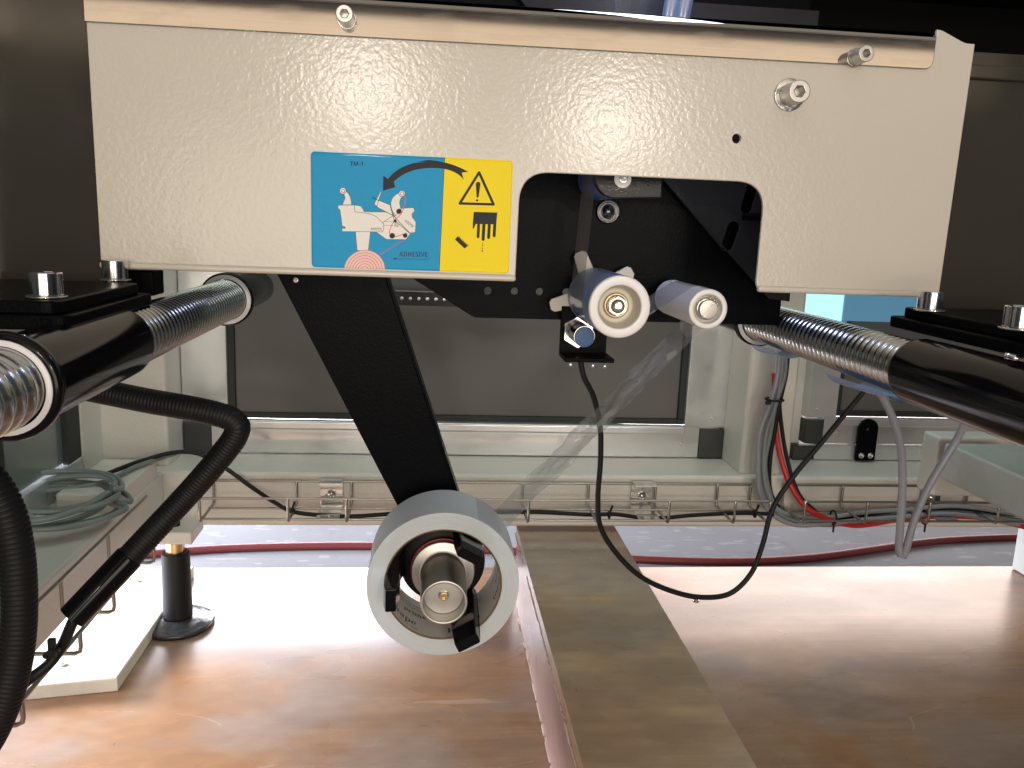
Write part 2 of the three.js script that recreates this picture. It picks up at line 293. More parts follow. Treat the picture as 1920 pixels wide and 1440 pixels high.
{
  const k = WD / 1.05;
  const g = guard('guard_window', 'large grey guard window with aluminium frame behind the tape roll arm', -0.306 * k, 0.3955 * k, -0.302 * k, 0.42, WD, 0.055 * k, 0.045, true, 0.0425 * k);
  base(g, v3(0.05, -0.304, WD));
  // right window, shut off by its lower rail
  const xa = at(1510, 800, WD).x, yb = at(1600, 832, WD).y - EYE;
  const h = guard('guard_window', 'smaller guard window with black corner caps right of the cream post', xa, xa + 0.62, yb, 0.42, WD, 0.042, 0.045, true, 0.036);
  const y2 = YB + 0.001;
  part('lower_rail', bx(xa + 0.0165, xa + 0.6, y2, yb - 0.0015, WD - 0.001, WD + 0.02, 0.0008), M.alu, h);
  part('end_cap', bx(xa - 0.014, xa + 0.016, y2, yb - 0.004, WD - 0.0015, WD + 0.02, 0.0015), M.cap, h);
  // rounded black catch plate on the rail
  const c0 = at(1618, 862, WD - 0.004), hw = 0.0138;
  const s = new THREE.Shape(); const cy = c0.y - EYE, top = at(1618, 783, WD).y - EYE;
  s.moveTo(c0.x - hw, cy); s.lineTo(c0.x + hw, cy); s.lineTo(c0.x + hw, top - hw); s.absarc(c0.x, top - hw, hw, 0, Math.PI, false); s.closePath();
  s.holes.push(circ(c0.x, top - hw * 1.05, 0.0028));
  part('catch_plate', sheet(s, WD - 0.009, 0.004), M.black, h, 'black catch plate with a rounded top and two bright screws');
  for (const e of [-0.0065, 0.0065]) screw(c0.x + e, cy + 0.0075, WD - 0.009, 0.0042, M.zinc, h);
  base(h, v3(0.8, -0.3, WD));
}
{ // left guard window in the plane x = -0.385
  const t = thing('guard_window', 'greenish guard window at the left side above the coiled cable', 'guard window', 'guard windows');
  const X = -0.385, dz = (px) => -onX(px, 850, X).z, a = dz(17), b = dz(132), c = dz(157), e = dz(203);
  part('pane', bx(X - 0.012, X - 0.008, YB + 0.03, 0.45, 0.2, b, 0), M.paneGreen, t);
  part('seal', [bx(X - 0.009, X - 0.002, YB + 0.02, 0.45, b, c, 0.001), bx(X - 0.009, X - 0.004, YB + 0.012, 0.45, a - 0.012, a, 0.001)], M.gasket, t);
  part('frame_stile', bx(X - 0.02, X, YB + 0.001, 0.45, c, e, 0.001), M.frame, t);
  part('frame_rail', bx(X - 0.02, X - 0.001, YB + 0.001, YB + 0.028, 0.2, c - 0.001, 0.001), M.alu, t);
  part('inner_stile', bx(X - 0.02, X - 0.004, YB + 0.001, 0.45, e + 0.001, 1.0, 0.001), M.frame, t);
  base(t, v3(X, YB, 0.8));
}
{ // slotted duct seen behind the arm
  const t = thing('slotted_duct', 'dark perforated cable duct on the guard window behind the roll arm', 'cable duct');
  const p = at(735, 546, 1.03), q = at(880, 576, 1.03), h = [];
  for (let k = 0; k < 12; k++) h.push(circ(p.x + 0.012 + k * 0.0105, (p.y + q.y) / 2 - EYE, 0.0022));
  part('duct_face', sheet([[p.x - 0.05, q.y - EYE], [q.x + 0.05, q.y - EYE], [q.x + 0.05, p.y - EYE], [p.x - 0.05, p.y - EYE]], 1.03, 0.002, h, 0.0002), M.charcoal, t);
  part('duct_body', bx(p.x - 0.05, q.x + 0.05, q.y - EYE + 0.0005, p.y - EYE - 0.0005, 1.040, 1.055, 0.001), M.alu, t);
  base(t, v3(p.x, q.y - EYE, 1.05));
}
{ // levelling foot
  const t = thing('levelling_foot', 'black levelling foot with round rubber pad and brass nut under the left beam', 'levelling foot');
  const x = -0.287, d = 0.937, o = (y) => v3(x, y, d);
  part('rubber_pad', lathe([[0, 0], [0.0395, 0], [0.0405, 0.003], [0.039, 0.006], [0.018, 0.0105], [0, 0.0105]], o(-0.4795), UPV, 56), M.pad, t);
  part('sleeve', lathe([[0, 0.008], [0.0160, 0.008], [0.0163, 0.014], [0.0155, 0.089], [0.0142, 0.0905], [0, 0.0905]], o(-0.4795), UPV, 36), M.rubber, t);
  const hex = new THREE.CylinderGeometry(0.0105, 0.0105, 0.012, 6).translate(0, 0.006, 0);
  part('brass_nut', orient(hex, o(-0.3885), UPV), M.brass, t);
  part('threaded_rod', sweep([o(-0.376), o(-0.36), o(-0.345), o(-0.333), o(-0.325)], 0.0062, 0.0004, 20, (s) => 0.0004 * Math.sin(s * 2 * Math.PI / 0.002)), M.rubber, t);
  base(t, o(-0.4795));
}

// ---------------------------------------------------------------- wire trays
function wires(parent, name, list, r) { for (const pts of list) part(name, sweep(pts, r, 0.004, 8, null, 0.02), M.wire, parent); }
function soft(pts, r = 0.004) {                                         // corner points with small bends
  const o = [pts[0]];
  for (let i = 1; i < pts.length - 1; i++) { const a = pts[i - 1].clone().sub(pts[i]).setLength(r), b = pts[i + 1].clone().sub(pts[i]).setLength(r); o.push(pts[i].clone().addScaledVector(a, 1.6), pts[i].clone().add(a), pts[i].clone().addScaledVector(a, 0.28).addScaledVector(b, 0.28), pts[i].clone().add(b), pts[i].clone().addScaledVector(b, 1.6)); }
  o.push(pts[pts.length - 1]); return o;
}
function rearTray(label, x0, x1, hoops, brackets, yb = -0.315, ends = true) {
  const t = thing('wire_tray', label, 'wire tray', 'wire cable trays');
  const yl = -0.342, yf = -0.3155, db = 0.974, df = 0.912, r = 0.0015;
  wires(t, 'long_wire', [[v3(x0, yb, db), v3((x0 + x1) / 2, yb, db), v3(x1, yb, db)], [v3(x0, yf, df), v3((x0 + x1) / 2, yf, df), v3(x1, yf, df)], [v3(x0, yl, df + 0.006), v3((x0 + x1) / 2, yl, df + 0.006), v3(x1, yl, df + 0.006)], [v3(x0, yl, db - 0.02), v3((x0 + x1) / 2, yl, db - 0.02), v3(x1, yl, db - 0.02)]], r);
  for (const x of hoops) wires(t, 'hoop', [soft([v3(x, yb, db), v3(x, yl - 0.001, db), v3(x, yl - 0.001, df), v3(x, yf, df)])], r * 1.15);
  for (const px of brackets) {
    const x = at(px, 930, 0.975).x;
    const b = part('bracket', [bx(x - 0.0135, x + 0.0135, -0.347, -0.312, 0.9745, 0.9765, 0.0006), bx(x - 0.0135, x + 0.0135, -0.3135, -0.3115, 0.955, 0.9765, 0.0006), bx(x - 0.0135, x + 0.0135, -0.3475, -0.3455, 0.93, 0.9765, 0.0006)], M.zinc, t);
    part('bracket_screw', lathe([[0, 0], [0.005, 0], [0.0045, 0.003], [0, 0.004]], v3(x, -0.33, 0.9745), Z, 16), M.zinc, b);
  }
  base(t, v3((x0 + x1) / 2, yl, 0.94)); return t;
}
rearTray('long wire cable tray on the rear beam behind the tape roll', -0.2525, 0.409, [-0.2515, -0.155, -0.09, 0.02, 0.118, 0.2, 0.285, 0.365, 0.408], [622, 1203]);
rearTray('wire cable tray full of cables on the rear beam at the right', 0.45, 1.1, [0.4515, 0.53, 0.61, 0.70, 0.79, 0.88, 0.97], [1745]);
{
  const t = thing('wire_tray', 'wire cable tray with long hoops on the left side beam', 'wire tray', 'wire cable trays');
  const r = 0.0016, xi = -0.25, xo = -0.29, yi = -0.3065, yo = -0.2955, yl = -0.3235;
  wires(t, 'long_wire', [[v3(xi, yi, 0.86), v3(xi, yi, 0.6), v3(xi, yi, 0.3)], [v3(xo, yo, 0.86), v3(xo, yo, 0.6), v3(xo, yo, 0.3)], [v3(xi + 0.001 - 0.012, yl + 0.0016, 0.86), v3(xi - 0.011, yl + 0.0016, 0.6), v3(xi - 0.011, yl + 0.0016, 0.3)]].slice(0, 2), r);
  for (const [px, py] of [[290, 1062], [215, 1147], [153, 1232], [46, 1372]]) { const d = -onX(px, py, xi).z; wires(t, 'hoop', [soft([v3(xo, yo, d), v3(xo, yl, d), v3(xi, yl, d), v3(xi, yi, d)])], r); }
  base(t, v3(-0.27, yl, 0.6));
}

// ---------------------------------------------------------------- dark side panels and machine bed
{
  const t = thing('dark_side_panel', 'dark glossy metal panel left of the cream cover plate', 'panel', 'dark metal panels beside the cover plate');
  part('panel_sheet', bx(-0.75, -0.1885, -0.056, 0.3, 0.507, 0.512, 0.0005), M.panel, t);
  part('panel_foot', bx(-0.188, -0.164, -0.052, -0.037, 0.515, 0.535, 0.001), M.matt, t);
  base(t, v3(-0.4, -0.034, 0.51));
}
{
  const t = thing('dark_side_panel', 'dark metal panel with a pale ridge right of the cover plate', 'panel', 'dark metal panels beside the cover plate');
  part('panel_sheet', bx(0.3216, 0.9, -0.054, 0.112, 0.507, 0.512, 0.0005), M.panel, t);
  part('ridge', bx(0.3216, 0.9, 0.096, 0.104, 0.503, 0.508, 0.001), M.panel, t);
  base(t, v3(0.6, -0.036, 0.51));
}
{
  const t = thing('machine_bed', 'black underside of the machine bed above the cover plate', 'machine bed');
  part('bed_plate', bx(-0.9, 1.1, 0.20, 0.215, 0.50, 0.74, 0.002), M.matt, t);
  part('bed_wall', bx(-0.9, 1.1, 0.15, 0.20, 0.735, 0.74, 0.001), M.matt, t);
  base(t, v3(0, 0.2, 0.6));
}

// ---------------------------------------------------------------- tape head
function hexBolt(name, p, dir, rHead, hHead, rHex, mat, parent, washer = 0, wmat = M.zinc) {
  const s = new THREE.Shape(); s.absarc(0, 0, rHead, 0, Math.PI * 2, false);
  const h = new THREE.Path(); for (let k = 0; k <= 6; k++) { const a = -k * Math.PI / 3; k ? h.lineTo(rHex * Math.cos(a), rHex * Math.sin(a)) : h.moveTo(rHex, 0); } s.holes.push(h);
  const b = rHead * 0.1, g = new THREE.ExtrudeGeometry(s, { depth: hHead - 2 * b, bevelEnabled: true, bevelThickness: b, bevelSize: b, bevelOffset: -b, bevelSegments: 3, curveSegments: 32 });
  g.translate(0, 0, b); g.rotateX(-Math.PI / 2);                        // axis now along y
  const fl = new THREE.CylinderGeometry(rHex * 1.05, rHex * 1.05, hHead * 0.45, 12).translate(0, hHead * 0.25, 0);
  const w0 = washer ? washer * 0.12 : 0;
  const top = orient(mergeGeometries([g.index ? g.toNonIndexed() : g, fl.toNonIndexed()]).translate(0, w0, 0), p, dir);
  const m = part(name, top, mat, parent);
  if (washer) part('washer', lathe([[rHead * 0.5, 0], [washer, 0], [washer, w0 * 0.8], [washer * 0.96, w0], [rHead * 0.5, w0]], p, dir, 32), wmat, m);
  return m;
}
const head = thing('taping_unit', 'carton sealer tape head with cream cover plate, rollers and black roll arm', 'tape head');
{
  // cover plate
  const o = roundPoly([[-0.1885, 0.1145], [0.2966, 0.1145], [0.2966, 0.1215], [0.2993, 0.1215, 0.003], [0.3153, 0.1149, 0.003], [0.3215, 0.1148], [0.3203, -0.0368, 0.003], [0.2001, -0.0368, 0.007], [0.2001, 0.0288, 0.018], [0.0512, 0.0288, 0.018], [0.0505, -0.0355, 0.0015], [-0.1878, -0.0345, 0.001]]);
  const cp = part('cover_plate', sheet(o, 0.5, 0.0026, [circ(0.1797, 0.0535, 0.0035)], 0.0006), M.cream, head);
  // bent lip along the lower edge
  const lip = (x0, x1, y) => bx(x0, x1, y - 0.0004, y + 0.0034, 0.4966, 0.5005, 0.0016);
  part('lower_lip', lip(-0.1878, 0.0506, -0.0349), M.cream, cp); part('lower_lip', lip(0.2005, 0.3203, -0.0366), M.cream, cp);
  // return flanges
  part('side_flange', bx(-0.1885, -0.1863, -0.033, 0.113, 0.5028, 0.52, 0.0004), M.cream, cp); part('side_flange', bx(0.319, 0.3212, -0.034, 0.113, 0.5028, 0.52, 0.0004), M.cream, cp);
  // stainless strip along the upper edge, bent back at the top
  const st = roundPoly([[-0.1889, 0.0968], [0.2958, 0.0986, 0.006], [0.2958, 0.1150], [-0.1889, 0.1150]]);
  const sp = part('steel_strip', sheet(st, 0.4983, 0.0016, [], 0.0004), M.steel, head);
  const q = []; const prof = [[0.1150, 0.4983], [0.1162, 0.4986], [0.1178, 0.4998], [0.1192, 0.5018], [0.1203, 0.5045], [0.122, 0.511], [0.1235, 0.518]];
  const pos = [], idx = [], uv = []; const N = 2;
  for (let i = 0; i < prof.length; i++) for (let j = 0; j < N; j++) { const x = j ? 0.2958 : -0.1889; pos.push(x, prof[i][0] + EYE, -prof[i][1]); uv.push(x, prof[i][0] + prof[i][1]); }
  for (let i = 0; i < prof.length - 1; i++) idx.push(i * 2, i * 2 + 1, i * 2 + 2, i * 2 + 1, i * 2 + 3, i * 2 + 2);
  const bg = new THREE.BufferGeometry(); bg.setAttribute('position', new THREE.Float32BufferAttribute(pos, 3)); bg.setAttribute('uv', new THREE.Float32BufferAttribute(uv, 2)); bg.setIndex(idx); bg.computeVertexNormals();
  part('rolled_edge', bg, M.steel, sp);
  for (const [x, y] of [[650, 36], [1604, 108]]) { const p = at(x, y, 0.4982); hexBolt('strip_bolt', p, Z, 0.0046, 0.0125, 0.0023, M.turned, sp, 0.0054); }
  { const p = at(1480, 178, 0.4998); hexBolt('cover_bolt', p, Z, 0.0064, 0.0135, 0.0032, M.turned, cp, 0.0094); }
}
{ // warning sticker
  const w = 1600, h = 908, cv = document.createElement('canvas'); cv.width = w; cv.height = h; const c = cv.getContext('2d');
  // drawn in the skewed coordinates of a close view, undone by the transform
  const e1 = [1585, 83], e2 = [10, 908], det = e1[0] * e2[1] - e1[1] * e2[0];
  const a = e2[1] * w / det, cc = -e2[0] * w / det, b = -e1[1] * h / det, dd = e1[0] * h / det;
  c.setTransform(a, b, cc, dd, -(a * 172 + cc * 132), -(b * 172 + dd * 132));
  const poly = (pts, fill, stroke, lw = 3) => { c.beginPath(); pts.forEach(([x, y], i) => (i ? c.lineTo(x, y) : c.moveTo(x, y))); c.closePath(); if (fill) { c.fillStyle = fill; c.fill(); } if (stroke) { c.strokeStyle = stroke; c.lineWidth = lw; c.stroke(); } };
  const path = (d, fill, stroke, lw = 3) => { c.beginPath(); for (const s of d) { if (s.length === 2) c.lineTo(...s); else if (s.length === 3) c.moveTo(s[1], s[2]); else if (s.length === 4) c.quadraticCurveTo(...s); else c.bezierCurveTo(...s); } if (fill) { c.closePath(); c.fillStyle = fill; c.fill(); } if (stroke) { c.strokeStyle = stroke; c.lineWidth = lw; c.stroke(); } };
  const disc = (x, y, r, fill, stroke, lw = 3) => { c.beginPath(); c.arc(x, y, r, 0, Math.PI * 2); if (fill) { c.fillStyle = fill; c.fill(); } if (stroke) { c.strokeStyle = stroke; c.lineWidth = lw; c.stroke(); } };
  const BLUE = '#009ad2', YEL = '#fbe200', INK = '#14141c', PAL = '#f1efe9', LN = '#3a3f46', RED = '#e8506a';
  poly([[100, 60], [1214, 140], [1198, 1180], [100, 1180]], BLUE);
  poly([[1214, 120], [1850, 120], [1850, 1240], [1198, 1240]], YEL);
  path([['m', 1214, 120], [1198, 1240]], null, INK, 4);
  c.fillStyle = INK; c.font = 'bold 46px sans-serif'; c.fillText('TM-1', 474, 246);
  // machine drawing
  poly([[525, 762], [642, 762], [628, 915], [540, 915]], PAL, LN);
  path([['m', 690, 770], [770, 828], [925, 832], [958, 785], [820, 640], [600, 620]], PAL, LN);
  path([['m', 720, 682], [838, 692], [835, 722], [735, 712]], PAL, LN, 2);
  poly([[800, 590], [960, 578], [980, 580], [988, 606], [968, 625], [970, 655], [1000, 690], [998, 775], [955, 780], [840, 660]], PAL, LN);
  path([['m', 388, 552], [512, 552], [562, 560], [580, 585], [590, 606], [760, 610], [820, 640], [740, 690], [756, 745, 735, 768], [420, 760], [418, 735], [445, 735], [440, 722], [420, 718], [402, 590], [384, 575]], PAL, LN);
  path([['m', 512, 552], [518, 605], [560, 612], [640, 615, 690, 650], [740, 700]], null, LN, 3);
  path([['m', 418, 550], [440, 500], [438, 478, 430, 468], [440, 440], [486, 465, 490, 550]], PAL, LN);
  disc(422, 440, 25, PAL, LN); disc(424, 442, 13, PAL, LN);
  poly([[672, 548], [700, 516], [792, 555], [815, 636], [700, 575]], PAL, LN);
  poly([[668, 548], [682, 512], [702, 520], [690, 562]], PAL, LN); poly([[686, 510], [718, 448], [724, 450], [700, 516]], PAL, LN, 2);
  path([['m', 680, 512], [650, 494], [660, 492], [684, 506]], null, LN, 5);
  path([['m', 805, 590], [785, 520, 812, 480, 870, 456], [905, 476], [870, 500, 868, 520, 868, 545], [882, 600], [838, 640]], PAL, LN);
  disc(884, 466, 24, PAL, LN); disc(884, 466, 13, PAL, LN);
  path([['m', 800, 562], [826, 670], [950, 780]], null, LN, 4);
  path([['m', 908, 484], [920, 560, 880, 630], [836, 672], [800, 720, 792, 770], [800, 820, 850, 806], [930, 780]], null, RED, 6);
  path([['m', 918, 830], [720, 952]], null, '#c8507a', 6);
  disc(864, 606, 21, INK); disc(835, 682, 12, INK); disc(815, 800, 22, INK); disc(918, 800, 18, INK); disc(850, 710, 17, PAL, LN); disc(850, 710, 8, PAL, LN);
  for (let k = 0; k < 5; k++) path([['m', 652 + k * 15, 735], [660 + k * 15, 752, 666 + k * 15, 735]], null, LN, 3);
  path([['m', 650, 735], [645, 750], [728, 754], [724, 738]], null, LN, 3);
  for (let k = 0; k < 4; k++) path([['m', 925 + k * 14, 675 + k * 11], [930 + k * 14, 698 + k * 11, 944 + k * 14, 688 + k * 11]], null, LN, 3);
  path([['m', 920, 672], [914, 688], [972, 732], [984, 722]], null, LN, 3);
  c.save(); c.beginPath(); c.arc(600, 1075, 165, Math.PI, Math.PI * 2.02); c.closePath(); c.clip();
  for (let k = 0; k < 7; k++) disc(600, 1075, 163 - k * 22, '#f6d2cc', '#cf5560', 4); c.restore();
  // arrow
  path([['m', 1400, 298], [1250, 215, 1080, 205], [900, 230, 810, 345], [828, 412], [736, 440], [738, 326], [775, 352], [880, 225, 1050, 218]], INK);
  path([['m', 735, 326], [772, 352], [860, 226, 1080, 219], [1250, 222, 1345, 286], [1405, 298], [1352, 306], [1370, 362], [1300, 272, 1130, 268], [920, 262, 808, 382], [832, 414], [735, 442]], INK);
  // text
  c.fillStyle = '#10406a'; c.font = 'bold 56px sans-serif'; c.save(); c.translate(874, 968); c.transform(1, 0.03, 0, 1, 0, 0); const tw = c.measureText('ADHESIVE').width; c.scale(230 / tw, 1); c.fillText('ADHESIVE', 0, 0); c.restore();
  path([['m', 850, 986], [1108, 996]], null, '#0d3556', 4); poly([[820, 984], [852, 976], [850, 994]], '#0d3556');
  // warning triangle
  c.lineJoin = 'round'; c.beginPath(); c.moveTo(1490, 306); c.lineTo(1617, 560); c.lineTo(1346, 549); c.closePath(); c.strokeStyle = INK; c.lineWidth = 20; c.stroke();
  path([['m', 1468, 396], [1472, 380, 1486, 380], [1502, 380, 1504, 396], [1494, 500], [1485, 508, 1478, 500]], INK); disc(1483, 526, 9, INK);
  // hand and blade
  poly([[1460, 618], [1650, 626], [1646, 720], [1456, 714]], INK);
  const fin = (x, y0, y1, w) => { c.beginPath(); c.lineCap = 'round'; c.moveTo(x, y0); c.lineTo(x - 1, y1); c.strokeStyle = INK; c.lineWidth = w; c.stroke(); c.lineCap = 'butt'; };
  fin(1504, 690, 818, 22); fin(1546, 690, 840, 25); fin(1590, 690, 826, 24); fin(1634, 690, 812, 24); poly([[1457, 700], [1480, 710], [1470, 745], [1457, 755]], INK);
  for (const [y, r] of [[870, 3], [880, 3], [892, 4], [912, 5], [934, 6]]) disc(1542, y, r, INK);
  const bl = [[1318, 838]]; for (let k = 0; k < 8; k++) bl.push([1345 + k * 11, 806 + k * 10], [1345 + k * 11, 822 + k * 10.5]); bl.push([1432, 882], [1398, 912]); poly(bl, INK);
  const t = new THREE.CanvasTexture(cv); t.colorSpace = THREE.SRGBColorSpace;
  const x0 = -0.0694, x1 = 0.0464, y0 = -0.0307, y1 = 0.0347, nx = 24, ny = 14;
  // a soft vinyl sheet: flat with edges that lie down on the paint
  const s = roundPoly([[x0, y0, 0.0025], [x1, y0, 0.0025], [x1, y1, 0.0025], [x0, y1, 0.0025]]);
  const g = new THREE.ExtrudeGeometry(s, { depth: 0.0002, bevelEnabled: true, bevelThickness: 0.0003, bevelSize: 0.0012, bevelOffset: -0.0012, bevelSegments: 4, curveSegments: 8 });
  const p = g.attributes.position, u = new Float32Array(p.count * 2); for (let i = 0; i < p.count; i++) { u[2 * i] = (p.getX(i) - x0) / (x1 - x0); u[2 * i + 1] = (p.getY(i) - y0) / (y1 - y0); }
  g.setAttribute('uv', new THREE.BufferAttribute(u, 2)); g.translate(0, EYE, -0.4997);
  const bump = tex(256, 256, (uu, vv) => fbm(uu, vv, 16, 10, 2, 610));
  part('warning_sticker', g, phy([1, 1, 1], 0.35, 0, { map: t, specularIntensity: 0.1, clearcoat: 0.14, clearcoatRoughness: 0.06, bumpMap: bump, bumpScale: 0.0004 }), head, 'blue and yellow warning sticker with ADHESIVE and a hand symbol');
}
const D0 = 0.59;
const C = { kn: at(1162, 576, 0.505), wh: at(1328, 580, 0.505) };
const kx = C.kn.x, ky = C.kn.y - EYE, wx = C.wh.x, wy = C.wh.y - EYE;
{ // black mounting plate and gusset
  const mp = part('mounting_plate', sheet(roundPoly([[-0.11, 0.05], [-0.11, 0.02], [-0.0103, -0.0441], [0.0317, -0.0692, 0.003], [0.1764, -0.0688, 0.004], [0.26, -0.0688], [0.26, 0.19], [-0.11, 0.19]].filter((p) => p[1] !== 0.05)), 0.598, 0.004, [915, 965, 1012, 1062].map((x, i) => { const p = at(x, 545.5 + i * 0.9, 0.598); return circ(p.x, p.y - EYE, 0.0028); })), M.black, head);
  const p = at(1139, 397, 0.597);
  const b = part('pan_bolt', lathe([[0, 0.006], [0.003, 0.0058], [0.0045, 0.0035], [0.0048, 0.0022], [0.0058, 0.0022], [0.0061, 0.003], [0.0066, 0.0022], [0.0074, 0.0022], [0.0076, 0.003], [0.0081, 0.0022], [0.0084, 0]], p, Z, 36), M.dark, mp);
  const gp = part('gusset_plate', sheet([[0.1570, 0.04], [0.1601, 0.0335], [0.2462, -0.0484], [0.262, -0.05], [0.262, 0.15], [0.05, 0.15]], 0.588, 0.003, [slot(at(1370, 443, 0.588).x, at(1370, 443, 0.588).y - EYE, 0.0085, 0.021, -0.25), slot(at(1405, 372, 0.588).x, at(1405, 372, 0.588).y - EYE, 0.008, 0.022, -0.2)]), M.charcoal, head);
  part('gusset_pin', rod(at(1392, 405, 0.587), at(1428, 408, 0.587), 0.0026, 12), M.black, gp);
}
{ // roll arm
  const ol = [at(516, 500, D0), at(716, 500, D0), at(860, 940, D0), at(872, 1000, D0), at(862, 1045, D0), at(815, 1065, D0), at(785, 1025, D0)].map((p) => [p.x, p.y - EYE]);
  const a = part('roll_arm', sheet([[ol[0][0] - 0.02, 0.0], [ol[1][0] - 0.02, 0.0], ...ol.slice(1)], D0, 0.004), M.black, head);
  const e0 = new THREE.Vector2(...ol[1]), e1 = new THREE.Vector2(...ol[2]), n = new THREE.Vector2(e1.y - e0.y, -(e1.x - e0.x)).normalize().multiplyScalar(-0.0018);
  part('arm_flange', sheet([[e0.x, e0.y], [e0.x + n.x, e0.y + n.y], [e1.x + n.x, e1.y + n.y], [e1.x, e1.y]], D0 - 0.001, 0.02), M.black, a);
  screw(at(555, 525, D0).x, at(555, 525, D0).y - EYE, D0, 0.002, M.zinc, a);
}
// roll axis
const RX = 0.0125, RY = -0.2421, DF = 0.525, DB = 0.573;
const ax = (d) => v3(RX, RY, d);
{ // mandrel
  const h = part('hub_disc', lathe([[0, 0], [0.0222, 0], [0.0222, 0.004], [0.0215, 0.005], [0.0165, 0.005], [0.0165, 0.0065], [0, 0.0065]], ax(0.551), Z, 48), M.turned, head);
  part('red_washer', lathe([[0, 0], [0.0225, 0], [0.0225, 0.0014], [0, 0.0014]], ax(0.5525), Z, 48), M.red, h);
  part('back_spider', lathe([[0, 0], [0.0305, 0], [0.0305, 0.006], [0.026, 0.008], [0.018, 0.012], [0, 0.012]], ax(0.57), Z, 40), M.rubber, h);
  const sp = part('spindle', lathe([[0.0152, 0], [0.0157, 0.001], [0.0152, 0.002], [0.0157, 0.003], [0.0152, 0.004], [0.0152, 0.044], [0.0149, 0.0446], [0.0136, 0.0446], [0.0133, 0.044], [0.0132, 0.0335], [0.0128, 0.033], [0.0126, 0.0325], [0.0122, 0.033], [0, 0.033]], ax(0.543), Z, 56), M.turned, h);
  hexBolt('spindle_bolt', ax(0.5098), Z, 0.0028, 0.0026, 0.0014, M.brass, sp, 0.0036);
  for (const deg of [62, -62, 180]) {
    const A = R(deg), s = new THREE.Shape();
    // side outline of a spring leaf: out from the hub, then forward along the core, hooked at its end  (x = radius, y = towards the camera)
    const pts = [[0.016, 0], [0.036, 0.0], [0.0372, 0.004], [0.0368, 0.05], [0.0378, 0.064], [0.0365, 0.071], [0.0318, 0.0705], [0.0300, 0.055], [0.0305, 0.020], [0.027, 0.0075], [0.016, 0.007]];
    s.setFromPoints(pts.map(([x, y]) => new THREE.Vector2(x, y)));
    const wd = 0.017, g = new THREE.ExtrudeGeometry(s, { depth: wd, bevelEnabled: true, bevelThickness: 0.0012, bevelSize: 0.0012, bevelSegments: 3 });
    g.translate(0, 0, -wd / 2);
    { const q = g.attributes.position; for (let i = 0; i < q.count; i++) { const y = q.getY(i), x = q.getX(i); q.setZ(i, q.getZ(i) * (1 - 0.18 * smooth(0.03, 0.075, y)) * (x < 0.027 ? 0.8 : 1)); } g.computeVertexNormals(); }
    // local x = radial, y = along the axis to the camera, z = tangential
    const m = new THREE.Matrix4().makeBasis(new THREE.Vector3(Math.cos(A), Math.sin(A), 0), new THREE.Vector3(0, 0, 1), new THREE.Vector3(Math.sin(A), -Math.cos(A), 0)); m.setPosition(ax(0.574));
    g.applyMatrix4(m); part('spring_leaf', muv(g), M.gloss, h);
  }
}
{ // knurled roller with star wheel behind
  const knMap = tex(512, 64, (u) => 0.5 + 0.5 * Math.sin(u * 2 * Math.PI * 128)); knMap.repeat.set(1, 1);
  const len = 0.082, R0 = 0.0195;
  const body = lathe([[0.012, 0], [R0 - 0.0008, 0], [R0, 0.0015], [R0, len - 0.003], [R0 - 0.0006, len - 0.0022]], v3(kx, ky, 0.505 + len), Z, 96);
  const kr = part('knurled_roller', body, std([0.36, 0.50, 0.80], 0.36, 0.4, { bumpMap: knMap, bumpScale: 0.0004 }), head);
  part('end_ring', lathe([[R0 - 0.0006, 0], [R0, 0.0006], [R0 - 0.0003, 0.0024], [R0 - 0.0012, 0.003], [0.0142, 0.003], [0.0136, 0.0024], [0.0134, 0.0015]], v3(kx, ky, 0.5075), Z, 64), M.white, kr);
  part('end_cup', lathe([[0.0135, 0.011], [0.0130, 0.008], [0.0115, 0.001], [0.010, 0], [0, 0]], v3(kx, ky, 0.517), Z, 56), M.cup, kr);
  part('bearing', lathe([[0.0080, 0], [0.0080, 0.0022], [0.0076, 0.0028], [0.0062, 0.0028], [0.006, 0.0018], [0, 0.0018]], v3(kx, ky, 0.517), Z, 36), M.bronze, kr);
  const nut = new THREE.CylinderGeometry(0.0060, 0.0063, 0.005, 6).translate(0, 0.0025, 0); part('axle_nut', orient(nut, v3(kx, ky, 0.5155), Z), M.zinc, kr);
  part('axle', lathe([[0, 0.0095], [0.0026, 0.0095], [0.0032, 0.009], [0.0034, 0.0055], [0.0045, 0.0055], [0.0045, 0]], v3(kx, ky, 0.5155), Z, 28), M.chrome, kr);
  const star = new THREE.Shape(), tabs = [112, 196, 34, -24, 262].sort((a, b) => a - b), pts = [];
  for (const t of tabs) { const a = R(t), ux = Math.cos(a), uy = Math.sin(a), w = 0.0052, r1 = 0.018, r2 = 0.0325; for (const [r, s] of [[r1, -1.1], [r2 - 0.002, -0.9], [r2, -0.5], [r2, 0.5], [r2 - 0.002, 0.9], [r1, 1.1]]) pts.push([kx + ux * r - uy * s * w, ky + uy * r + ux * s * w]); }
  part('star_plate', sheet(pts, 0.5885, 0.0022, [], 0.0005), M.cup, head);
}
